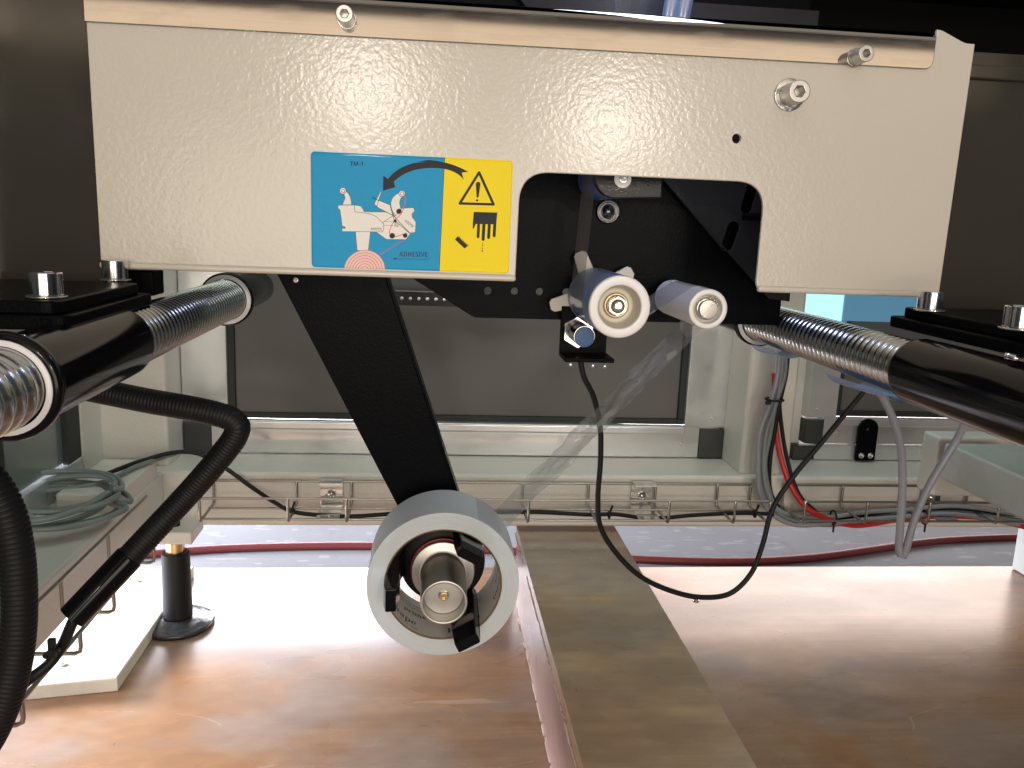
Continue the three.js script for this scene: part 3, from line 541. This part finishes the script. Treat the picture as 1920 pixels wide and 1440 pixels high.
{ // white roller
  const len = 0.082, R1 = 0.0125;
  const wr = part('white_roller', lathe([[0.006, 0], [R1 - 0.0005, 0], [R1, 0.0008], [R1, len - 0.001], [R1 - 0.0006, len], [0.0096, len], [0.0090, len - 0.0008], [0.0088, len - 0.010], [0.0055, len - 0.010]], v3(wx, wy, 0.505 + len), Z, 64), M.white, head);
  part('roller_hub', lathe([[0.0092, 0], [0.0068, 0.002], [0, 0.002]], v3(wx, wy, 0.512), Z, 40), M.cup, wr);
  part('axle_end', lathe([[0, 0.0072], [0.0056, 0.0072], [0.006, 0.0067], [0.006, 0]], v3(wx, wy, 0.511), Z, 36), M.turned, wr);
  part('snap_ring', lathe([[0.006, 0], [0.0070, 0], [0.0070, 0.0012], [0.006, 0.0012]], v3(wx, wy, 0.5085), Z, 36), M.zinc, wr);
  const sl = new THREE.BoxGeometry(0.0110, 0.0007, 0.0004).rotateZ(1.05).translate(wx, wy + EYE, -0.5037); part('axle_slot', sl, M.chrome, wr);
  for (const a of [0.5, 0.95, 1.4]) part('rivet', new THREE.SphereGeometry(0.0011, 12, 8).translate(wx + 0.0068 * Math.cos(a), wy + EYE + 0.0068 * Math.sin(a), -0.5068), M.chrome, wr);
}
let GX, GY;
{ // guide roller and its lever at the top of the opening
  const p = at(1168, 336, 0.532); GX = p.x - 0.004; GY = p.y - EYE + 0.002;
  const gr = part('guide_roller', lathe([[0, 0], [0.0135, 0], [0.0140, 0.001], [0.0140, 0.052], [0, 0.053]], v3(GX - 0.0005, GY, 0.594), Z, 48), M.blueTape, head, 'blue sleeve of the upper guide roller');
  const s = new THREE.Shape(); s.moveTo(GX + 0.03, GY + 0.014); s.lineTo(GX, GY + 0.0142); s.absarc(GX, GY, 0.0142, Math.PI / 2, Math.PI * 1.48, false); s.lineTo(GX + 0.03, GY - 0.0125); s.closePath();
  const lv = part('roller_lever', sheet(s, 0.533, 0.006, [], 0.0008), M.charcoal, head);
  hexBolt('lever_bolt', v3(p.x, p.y - EYE, 0.5328), Z, 0.0026, 0.002, 0.0013, M.zinc, lv, 0.0055, M.white);
}
{ // sensor under the mounting plate
  const a = at(1052, 600, 0.588), b = at(1136, 664, 0.588);
  const br = part('sensor_bracket', [sheet([[a.x, b.y - EYE], [b.x, b.y - EYE], [b.x, a.y - EYE + 0.01], [a.x, a.y - EYE + 0.01]], 0.588, 0.003), bx(a.x, b.x + 0.001, b.y - EYE - 0.0024, b.y - EYE + 0.0006, 0.563, 0.591, 0.0006)], M.black, head);
  for (const [x, y] of [[1070, 684], [1112, 686], [1134, 687]]) { const p = at(x, y, 0.5628); part('bracket_pin', lathe([[0, 0], [0.0016, 0], [0.0016, 0.001], [0, 0.001]], p, Z, 12), M.zinc, br); }
  const c = at(1098, 633, 0.556), cx = c.x, cy = c.y - EYE;
  const se = part('sensor_barrel', sweep([v3(cx, cy, 0.588), v3(cx, cy, 0.578), v3(cx, cy, 0.568), v3(cx, cy, 0.5605)], 0.0072, 0.00025, 28, (s) => 0.0002 * Math.sin(s * 2 * Math.PI / 0.001)), M.chrome, br);
  part('sensor_face', lathe([[0, 0.0008], [0.0066, 0.0008], [0.007, 0.0003], [0.007, -0.003]], v3(cx, cy, 0.5602), Z, 36), M.blue, se, 'blue sensor face');
  part('lock_nut', orient(new THREE.CylinderGeometry(0.0115, 0.0115, 0.004, 6).translate(0, 0.002, 0), v3(cx, cy, 0.588), Z), M.chrome, se);
}
base(head, v3(0.05, -0.1, 0.55));

// ---------------------------------------------------------------- tape roll and tape
{
  const t = thing('tape_roll', 'roll of clear packing tape on the black arm with its tape strip pulled up', 'tape roll');
  const RO = 0.0512, RI = 0.0397, rim = [];
  // wound layers: a hair of unevenness on both end faces
  for (let k = 0; k <= 40; k++) { const r = RI + (RO - RI) * k / 40; rim.push([r, (hash(k, 1, 3) - 0.5) * 0.00012]); }
  const prof = [...rim.map(([r, h]) => [r, h]), [RO + 0.0001, 0.0006], [RO + 0.0001, 0.0474], ...rim.slice().reverse().map(([r, h]) => [r, 0.048 + h]), [RI, 0.0478]];
  const tapeBump = tex(8, 512, (u, v) => hash(Math.floor(v * 512), 5, 9));
  part('wound_tape', lathe(prof, ax(DB), Z, 128), M.tape, t);
  part('cardboard_core', lathe([[RI, 0.0005], [RI, 0.0477], [RI - 0.0012, 0.0477], [RI - 0.0012, 0.0005], [RI, 0.0005]], ax(DB), Z, 96), M.card, t);
  // paper printed with lettering inside the core
  const w = 2048, h = 400, cv = document.createElement('canvas'); cv.width = w; cv.height = h; const c = cv.getContext('2d');
  c.fillStyle = '#e9e7e2'; c.fillRect(0, 0, w, h); c.fillStyle = '#3c4656';
  for (let k = 0; k < 6; k++) { const x = k * w / 6; c.font = 'bold 70px serif'; c.fillText(k % 2 ? 'tape' : 'prime', x + 30, 330); c.font = '26px serif'; c.fillText('prime tape', x + 60, 372); c.font = 'bold 52px serif'; c.fillText(k % 2 ? 'prime' : 'tape', x + 90, 205); c.font = '24px serif'; c.fillText('prime tape prime tape', x + 20, 130); c.fillText('prime tape prime tape', x + 20, 95); }
  const tx = new THREE.CanvasTexture(cv); tx.colorSpace = THREE.SRGBColorSpace; tx.wrapS = THREE.RepeatWrapping;
  const g = new THREE.CylinderGeometry(RI - 0.0013, RI - 0.0013, 0.0468, 96, 1, true); const uv = g.attributes.uv; for (let i = 0; i < uv.count; i++) uv.setY(i, 1 - uv.getY(i));
  orient(g, ax((DF + DB) / 2), Z);
  part('printed_liner', g, std([1, 1, 1], 0.6, 0, { map: tx }), t, 'white paper printed with small words inside the core');

  // the strip: path in the x, y plane
  const w2 = new THREE.Vector2(wx, wy), k2 = new THREE.Vector2(kx, ky), rw = 0.0128, rk = 0.0198, r0 = new THREE.Vector2(RX, RY);
  const path = [], arc = (c0, r, a0, a1, n) => { for (let i = 0; i <= n; i++) { const a = R(a0 + (a1 - a0) * i / n); path.push(new THREE.Vector2(c0.x + r * Math.cos(a), c0.y + r * Math.sin(a))); } };
  arc(r0, RO + 0.0004, 64, 44, 6);
  const s0 = path[path.length - 1], s1 = new THREE.Vector2(w2.x + rw * Math.cos(R(-42)), w2.y + rw * Math.sin(R(-42)));
  for (let i = 1; i < 90; i++) path.push(s0.clone().lerp(s1, i / 90));
  const iA = 7, iB = path.length;
  arc(w2, rw, -42, 118, 30);
  arc(k2, rk, -62, -180, 30);
  const g0 = new THREE.Vector2(GX - 0.0145, GY), e0 = path[path.length - 1];
  for (let i = 1; i <= 24; i++) path.push(e0.clone().lerp(g0, i / 24));
  arc(new THREE.Vector2(GX, GY), 0.0145, 180, 80, 16);
  const e1 = path[path.length - 1], up = new THREE.Vector2(0.115, 0.20); for (let i = 1; i <= 6; i++) path.push(e1.clone().lerp(up, i / 6));
  const NW = 16, pos = [], idx = [], uvs = [];
  let run = 0;
  path.forEach((p, i) => {
    const a = path[Math.max(0, i - 1)], b = path[Math.min(path.length - 1, i + 1)], n = new THREE.Vector2(-(b.y - a.y), b.x - a.x).normalize(); if (i) run += p.distanceTo(path[i - 1]);
    const f = i > iA && i < iB ? Math.sin(Math.PI * (i - iA) / (iB - iA)) : 0;
    for (let j = 0; j <= NW; j++) {
      const v = j / NW, w = f * (0.0050 * (fbm(run * 5 + 0.13, v * 0.9 + 0.05, 8, 3, 2, 900) - 0.5) + 0.0034 * (fbm(run * 9, v, 14, 6, 2, 950) - 0.5) * smooth(0.2, 0.6, f));
      pos.push(p.x + n.x * w, p.y + n.y * w + EYE, -(DF + 0.0006 + 0.0468 * v)); uvs.push(run, v * 0.048);
    }
    if (i) for (let j = 0; j < NW; j++) { const A = (i - 1) * (NW + 1) + j, B = A + NW + 1; idx.push(A, B, A + 1, B, B + 1, A + 1); }
  });
  const sg = new THREE.BufferGeometry(); sg.setAttribute('position', new THREE.Float32BufferAttribute(pos, 3)); sg.setAttribute('uv', new THREE.Float32BufferAttribute(uvs, 2)); sg.setIndex(idx); sg.computeVertexNormals();
  part('tape_strip', sg, M.film, t, 'clear tape strip running from the roll over the rollers');
  base(t, ax(0.55));
}

// ---------------------------------------------------------------- spiral covered shafts with clamps
function spiralGeo(x, y, d0, d1, r, pitch, amp) {
  const n = Math.round((d1 - d0) / pitch * 10), seg = 48, pos = [], idx = [];
  for (let i = 0; i <= n; i++) for (let j = 0; j < seg; j++) {
    const d = d0 + (d1 - d0) * i / n, a = 2 * Math.PI * j / seg, ph = ((d / pitch + j / seg) % 1 + 1) % 1, b = Math.pow(Math.abs(Math.sin(Math.PI * ph)), 0.6);
    const rr = r - amp + amp * b; pos.push(x + rr * Math.cos(a), y + EYE + rr * Math.sin(a), -d);
    if (i) { const k = (j + 1) % seg, A = (i - 1) * seg, B = i * seg; idx.push(A + j, B + j, A + k, A + k, B + j, B + k); }
  }
  const g = new THREE.BufferGeometry(); g.setAttribute('position', new THREE.Float32BufferAttribute(pos, 3)); g.setIndex(idx); g.computeVertexNormals(); return g;
}
function shaft(label, x, y, mirror, dn, ds, df, dend) {
  const t = thing('spiral_shaft', label, 'shaft', 'shafts beside the tape head');
  part('spiral_cover', spiralGeo(x, y, ds - 0.004, df, 0.0160, 0.0066, 0.0018), M.spiral, t, 'ribbed bright spiral cover');
  part('sleeve', lathe([[0.0165, 0], [0.0184, 0], [0.0186, 0.002], [0.0186, ds - dn - 0.002], [0.0184, ds - dn], [0.0165, ds - dn]], v3(x, y, ds), Z, 56), M.gloss, t, 'glossy black sleeve');
  part('collar', lathe([[0.016, 0], [0.0205, 0], [0.0212, 0.0015], [0.0212, 0.0065], [0.0205, 0.008], [0.0192, 0.008]], v3(x, y, df + 0.006), Z, 56), M.gloss, t);
  part('white_ring', lathe([[0.0165, 0], [0.0196, 0], [0.0196, 0.0012], [0.0165, 0.0016]], v3(x, y, df - 0.0015), Z, 48), M.white, t);
  part('end_sleeve', lathe([[0, 0], [0.0150, 0], [0.0150, dend - df], [0.0120, dend - df]], v3(x, y, dend), Z, 48), M.gloss, t);
  if (mirror) part('white_ring', lathe([[0.0163, 0], [0.0178, 0], [0.0178, 0.0016], [0.0163, 0.0016]], v3(x, y, ds + 0.001), Z, 48), M.white, t);
  return t;
}
function clamp(t, x0, x1, ylo, d0, d1, bolts, dirX) {
  part('lower_plate', sheetY([[x0, d0], [x1 + 0.003 * dirX, d0 + 0.002], [x1 + 0.003 * dirX, d1 + 0.006], [x0, d1 + 0.006]], ylo, 0.0066), M.black, t);
  part('upper_plate', sheetY([[x0, d0 + 0.003], [x1 - 0.002 * dirX, d0 + 0.003], [x1 - 0.002 * dirX, d1], [x0, d1]], ylo + 0.0067, 0.0058), M.black, t);
  let first = true;
  for (const [bxx, bd] of bolts) {
    hexBolt('clamp_bolt', v3(bxx, ylo + 0.0125, bd), UPV, 0.0069, 0.0105, 0.0035, M.chrome, t, 0.0085);
    if (first) part('bolt_end', lathe([[0, 0], [0.004, 0], [0.004, 0.004], [0, 0.004]], v3(bxx, ylo - 0.003, bd), UPV, 16), M.zinc, t); first = false;
  }
}
function sheetY(pts, y, t) {
  const s = roundPoly(pts.map(([x, d]) => [x, d, 0.006])), g = new THREE.ExtrudeGeometry(s, { depth: t - 0.0016, bevelEnabled: true, bevelThickness: 0.0008, bevelSize: 0.0008, bevelOffset: -0.0008, bevelSegments: 2, curveSegments: 8 });
  g.rotateX(-Math.PI / 2); g.translate(0, y + EYE + 0.0008, 0); return muv(g);
}
{
  const t = shaft('spiral covered shaft with black clamp plate at the left of the tape head', -0.1613, -0.0697, false, 0.327, 0.446, 0.68, 0.80);
  part('spiral_cover', spiralGeo(-0.1613, -0.0697, 0.18, 0.326, 0.0162, 0.0085, 0.002), M.spiral, t);
  part('white_ring', lathe([[0.0164, 0], [0.0186, 0], [0.0186, 0.0014], [0.0164, 0.0014]], v3(-0.1613, -0.0697, 0.327), Z, 48), M.white, t);
  part('collar', lathe([[0.0187, 0], [0.0208, 0], [0.0214, 0.0015], [0.0214, 0.004], [0.0206, 0.0056], [0.0187, 0.0056]], v3(-0.1613, -0.0697, 0.3326), Z, 56), M.gloss, t);
  const b0 = onY(88, 558, -0.0415), b1 = onY(217, 526, -0.0415);
  clamp(t, -0.26, -0.1585, -0.0540, 0.372, 0.482, [[b0.x, -b0.z], [b1.x, -b1.z]], 1);
  base(t, v3(-0.1613, -0.09, 0.5));
}
{
  const t = shaft('spiral covered shaft with black clamp plate at the right of the tape head', 0.2725, -0.0733, true, 0.20, 0.434, 0.665, 0.76);
  const b0 = onY(1908, 618, -0.0415), b1 = onY(1742, 583, -0.0415);
  clamp(t, 0.40, 0.2815, -0.0540, 0.355, 0.478, [[b0.x, -b0.z], [b1.x, -b1.z]], -1);
  base(t, v3(0.2725, -0.09, 0.5));
}
{ // blue film wrapped under the right spiral cover
  const t = thing('blue_film', 'blue translucent film hanging under the right spiral shaft', 'film');
  for (const [d0, d1] of [[0.445, 0.51], [0.60, 0.64]]) part('film_piece', orient(new THREE.CylinderGeometry(0.0185, 0.0215, d1 - d0, 24, 1, true, R(70), R(110)).translate(0, (d1 - d0) / 2, 0).rotateY(R(240)), v3(0.2725, -0.0753, d1), Z), M.blueFilm, t);
  base(t, v3(0.2725, -0.095, 0.55));
}
{ // added glow panel in place of bright hall light and a pane reflection
  const t = thing('glow_stand_in', 'added cyan white glow panel for the bright patch between the cover plate and the right spiral shaft', 'screen');
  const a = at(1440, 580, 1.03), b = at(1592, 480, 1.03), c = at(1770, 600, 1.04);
  part('glow_face', bx(a.x, b.x, a.y - EYE - 0.02, b.y - EYE, 1.03, 1.034, 0.001), M.glow, t);
  part('glow_side', bx(b.x + 0.001, c.x, c.y - EYE - 0.004, b.y - EYE, 1.03, 1.034, 0.001), M.blueGlow, t, 'blue pane reflection painted as a dim glowing sheet');
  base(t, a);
  strip((a.x + b.x) / 2, 0.05, 1.02, 0.27, -0.06, 0.66, 0.09, 0.07, 0x8fe8ff, 4);  // cyan light added to tint the right spiral cover
}

// ---------------------------------------------------------------- cables
solo('sensor_cable', cable([[1088, 672, 0.585], [1094, 705, 0.585], [1112, 742, 0.588], [1125, 800, 0.59], [1126, 860, 0.592], [1121, 935, 0.594], [1125, 985, 0.596], [1150, 1030, 0.598], [1200, 1080, 0.60], [1265, 1110, 0.604], [1320, 1120, 0.607], [1370, 1112, 0.61], [1408, 1075, 0.612], [1430, 1020, 0.614], [1448, 955, 0.616], [1490, 890, 0.618], [1540, 830, 0.62], [1585, 775, 0.62], [1618, 735, 0.62], [1634, 708, 0.62], [1650, 670, 0.62]], 0.6, 0.0021), M.rubber, 'thin black sensor cable hanging in a wide loop below the rollers', 'cable');
solo('grey_cable', cable([[1630, 690, 0.63], [1650, 735, 0.63], [1674, 785, 0.63], [1689, 840, 0.63], [1692, 910, 0.63], [1688, 985, 0.63], [1686, 1032, 0.63], [1691, 1045, 0.629], [1697, 1034, 0.628], [1714, 975, 0.627], [1738, 918, 0.626], [1768, 866, 0.625], [1795, 822, 0.624], [1812, 785, 0.62]], 0.63, 0.0032), M.greyLight, 'grey cable hanging in a narrow V below the right shaft', 'cable');
const cor = (p, a) => (s) => a * Math.min(1, 1.6 * Math.abs(Math.sin(Math.PI * s / p)));
{
  const pts = [[150, 726], [200, 736], [280, 752], [360, 766], [405, 776], [434, 786], [446, 800], [440, 820], [420, 848], [385, 890], [340, 940], [305, 977.5], [270, 1015], [205, 1084.5], [145, 1148]].map(([x, y]) => at(x, y, x > 340 ? 0.545 : y < 800 ? 0.545 + 0.00006 * (340 - x) : 0.545 - (340 - x) * 0.00016));
  const t = thing('corrugated_conduit', 'black corrugated conduit bent sharply below the left shaft with an open end', 'conduit');
  part('conduit_tube', sweep(pts, 0.0078, 0.0004, 24, cor(0.0023, 0.0004)), M.rubber, t);
  const e = pts[pts.length - 1], dir = e.clone().sub(pts[pts.length - 2]).normalize();
  part('end_sleeve', lathe([[0.0085, -0.045], [0.0092, -0.044], [0.0092, 0.004], [0.0080, 0.004], [0.0078, -0.02]], e, dir, 28), M.gloss, t);
  part('inner_cable', sweep([e.clone().addScaledVector(dir, -0.01), at(140, 1160, 0.51), at(118, 1208, 0.51), at(92, 1245, 0.505), at(60, 1270, 0.50), at(20, 1300, 0.49), at(-40, 1340, 0.48)], 0.0034, 0.003), M.rubber, t);
  const q = at(97, 1224, 0.50); part('cable_tie', [new THREE.TorusGeometry(0.0042, 0.0012, 8, 20).rotateY(0.6).rotateX(0.9).translate(q.x, q.y, q.z), new THREE.BoxGeometry(0.004, 0.012, 0.003).translate(q.x + 0.001, q.y + 0.004, q.z + 0.001)], M.rubber, t);
  base(t, at(300, 980, 0.55));
}
solo('corrugated_conduit', sweep([[-90, 850], [-25, 895], [12, 955], [30, 1030], [36, 1100], [36, 1170], [28, 1240], [10, 1310], [-20, 1380], [-60, 1440]].map(([x, y]) => at(x, y, 0.40)), 0.0074, 0.0004, 24, cor(0.0026, 0.0008)), M.rubber, 'thick black corrugated conduit curving down the left picture edge', 'conduit');
{ // cable coil on the left ledge
  const t = thing('cable_coil', 'coil of grey green cable lying on the left beam', 'cable coil');
  const c = onY(128, 950, -0.292), y0 = -0.298;
  const pts = [];
  for (let k = 0; k <= 24 * 6; k++) { const a = 2 * Math.PI * k / 24, lp = Math.floor(k / 24), wob = hash(lp, 3, 8), rx = 0.048 + 0.012 * wob + 0.004 * Math.sin(a * 2 + lp), rz = 0.05 + 0.012 * hash(lp, 5, 8); pts.push(new THREE.Vector3(c.x - 0.012 + 0.012 * (hash(lp, 9, 1) - 0.5) + rx * Math.cos(a), y0 + EYE + 0.002 + 0.004 * lp + 0.004 * Math.sin(a + lp * 2.1), c.z + 0.012 * (hash(lp, 2, 7) - 0.5) + rz * Math.sin(a))); }
  part('cable_loops', sweep(pts, 0.0030, 0.005, 10), M.greyGreen, t);
  part('cable_end', sweep([new THREE.Vector3(c.x - 0.06, y0 + EYE + 0.008, c.z - 0.03), onY(190, 905, -0.285), onY(255, 875, -0.283), onY(330, 850, -0.285)].map((p) => p), 0.0026, 0.004), M.greyGreen, t);
  base(t, c);
}
solo('rear_cable', cable([[190, 893, 0.90], [260, 866, 0.94], [330, 848, 0.96], [370, 850, 0.965], [420, 876, 0.968], [470, 912, 0.965], [515, 942, 0.95], [545, 958, 0.945], [600, 966, 0.945], [660, 968, 0.945], [760, 962, 0.945], [860, 962, 0.945], [1000, 960, 0.945], [1110, 965, 0.945], [1150, 964, 0.945], [1220, 972, 0.945], [1300, 966, 0.945], [1390, 962, 0.945], [1450, 964, 0.945]], 0.95, 0.0026), M.rubber, 'black cable tied along the rear wire tray', 'cable');
for (const [x, y, w] of [[549, 958, 'left'], [1142, 965, 'middle'], [1415, 963, 'right']]) {
  const p = at(x, y, 0.944); const t = thing('cable_tie', { left: 'black cable tie on the rear tray left of the roll arm', middle: 'black cable tie on the rear tray beside the hanging sensor cable', right: 'black cable tie at the right end of the rear tray' }[w], 'cable tie', 'cable ties on the rear tray');
  part('loop', new THREE.TorusGeometry(0.0042, 0.0013, 8, 20).rotateY(Math.PI / 2).translate(p.x, p.y, p.z), M.rubber, t);
  part('tail', new THREE.BoxGeometry(0.0025, 0.012, 0.0016).rotateZ(-0.3).translate(p.x + 0.001, p.y + 0.007, p.z + 0.003), M.rubber, t); base(t, p);
}
{ // cable harness down the right post
  const t = thing('cable_harness', 'bundle of grey and black cables tied down the right cream post', 'cable harness');
  const P = [[1466, 630], [1462, 700], [1450, 760], [1434, 810], [1426, 870], [1432, 925], [1452, 958], [1490, 975], [1545, 978], [1610, 970], [1690, 962], [1790, 958], [1920, 975]];
  const off = [[0, 0, 0], [9, 3, 1], [-7, 5, 2], [15, -3, 3], [5, -6, 4]], ms = [M.grey, M.greyGreen, M.greyLight, M.rubber, M.grey];
  off.forEach(([dx, dy, k], i) => part('cable', cable(P.map(([x, y], n) => [x + dx * (n < 3 ? 0.75 : 1) + 6 * (hash(n, i, 40) - 0.5), y + dy * (n > 6 ? 1.3 : 0.4) + 5 * (hash(n, i, 41) - 0.5), 0.955 - 0.004 * (i % 3)]), 0.95, 0.0029), ms[i], t));
  const q = at(1452, 749, 0.948); part('cable_tie', [new THREE.TorusGeometry(0.0105, 0.0013, 8, 28).rotateX(Math.PI / 2).translate(q.x, q.y, q.z), new THREE.BoxGeometry(0.006, 0.004, 0.004).translate(q.x - 0.010, q.y - 0.003, q.z + 0.006)], M.rubber, t);
  for (const [x, y] of [[1562, 970], [1733, 970]]) { const p = at(x, y, 0.945); part('cable_tie', [new THREE.TorusGeometry(0.0085, 0.0012, 8, 24).rotateY(Math.PI / 2).translate(p.x, p.y, p.z), new THREE.BoxGeometry(0.002, 0.014, 0.0014).translate(p.x, p.y - 0.011, p.z + 0.004)], M.rubber, t); }
  base(t, at(1450, 850, 0.95));
}
solo('red_cable', cable([[1452, 700, 0.972], [1453, 780, 0.97], [1462, 850, 0.965], [1482, 910, 0.955], [1508, 948, 0.948], [1535, 966, 0.946], [1600, 985, 0.95], [1680, 975, 0.95], [1760, 968, 0.95], [1850, 972, 0.95], [1930, 990, 0.95]], 0.95, 0.0034), M.red, 'bright red cable running down the right post into the wire tray', 'cable');
solo('black_cable', cable([[1458, 700, 0.976], [1464, 790, 0.973], [1478, 870, 0.966], [1500, 930, 0.955], [1530, 960, 0.952]], 0.95, 0.0026), M.rubber, 'black cable running beside the red cable on the right post', 'cable');

// ---------------------------------------------------------------- above the cover plate
{ // end of the clear tape and a knob in the dark above
  const p = at(1276, 10, 0.56);
  solo('tape_tail', (() => { const g = new THREE.PlaneGeometry(0.018, 0.06, 4, 12), q = g.attributes.position; for (let i = 0; i < q.count; i++) q.setZ(i, 0.003 * Math.sin(q.getY(i) * 60) + 0.002 * Math.sin(q.getX(i) * 300)); g.computeVertexNormals(); g.rotateZ(-0.1).translate(p.x, p.y + 0.012, p.z); return g; })(), phy([0.15, 0.2, 0.33], 0.2, 0, { transmission: 0.55, thickness: 0 }), 'bluish clear tape end hanging in the dark above the cover plate', 'tape');
}
scene.traverse((o) => { if (o.isMesh) o.castShadow = o.receiveShadow = true; });
renderer.render(scene, camera);
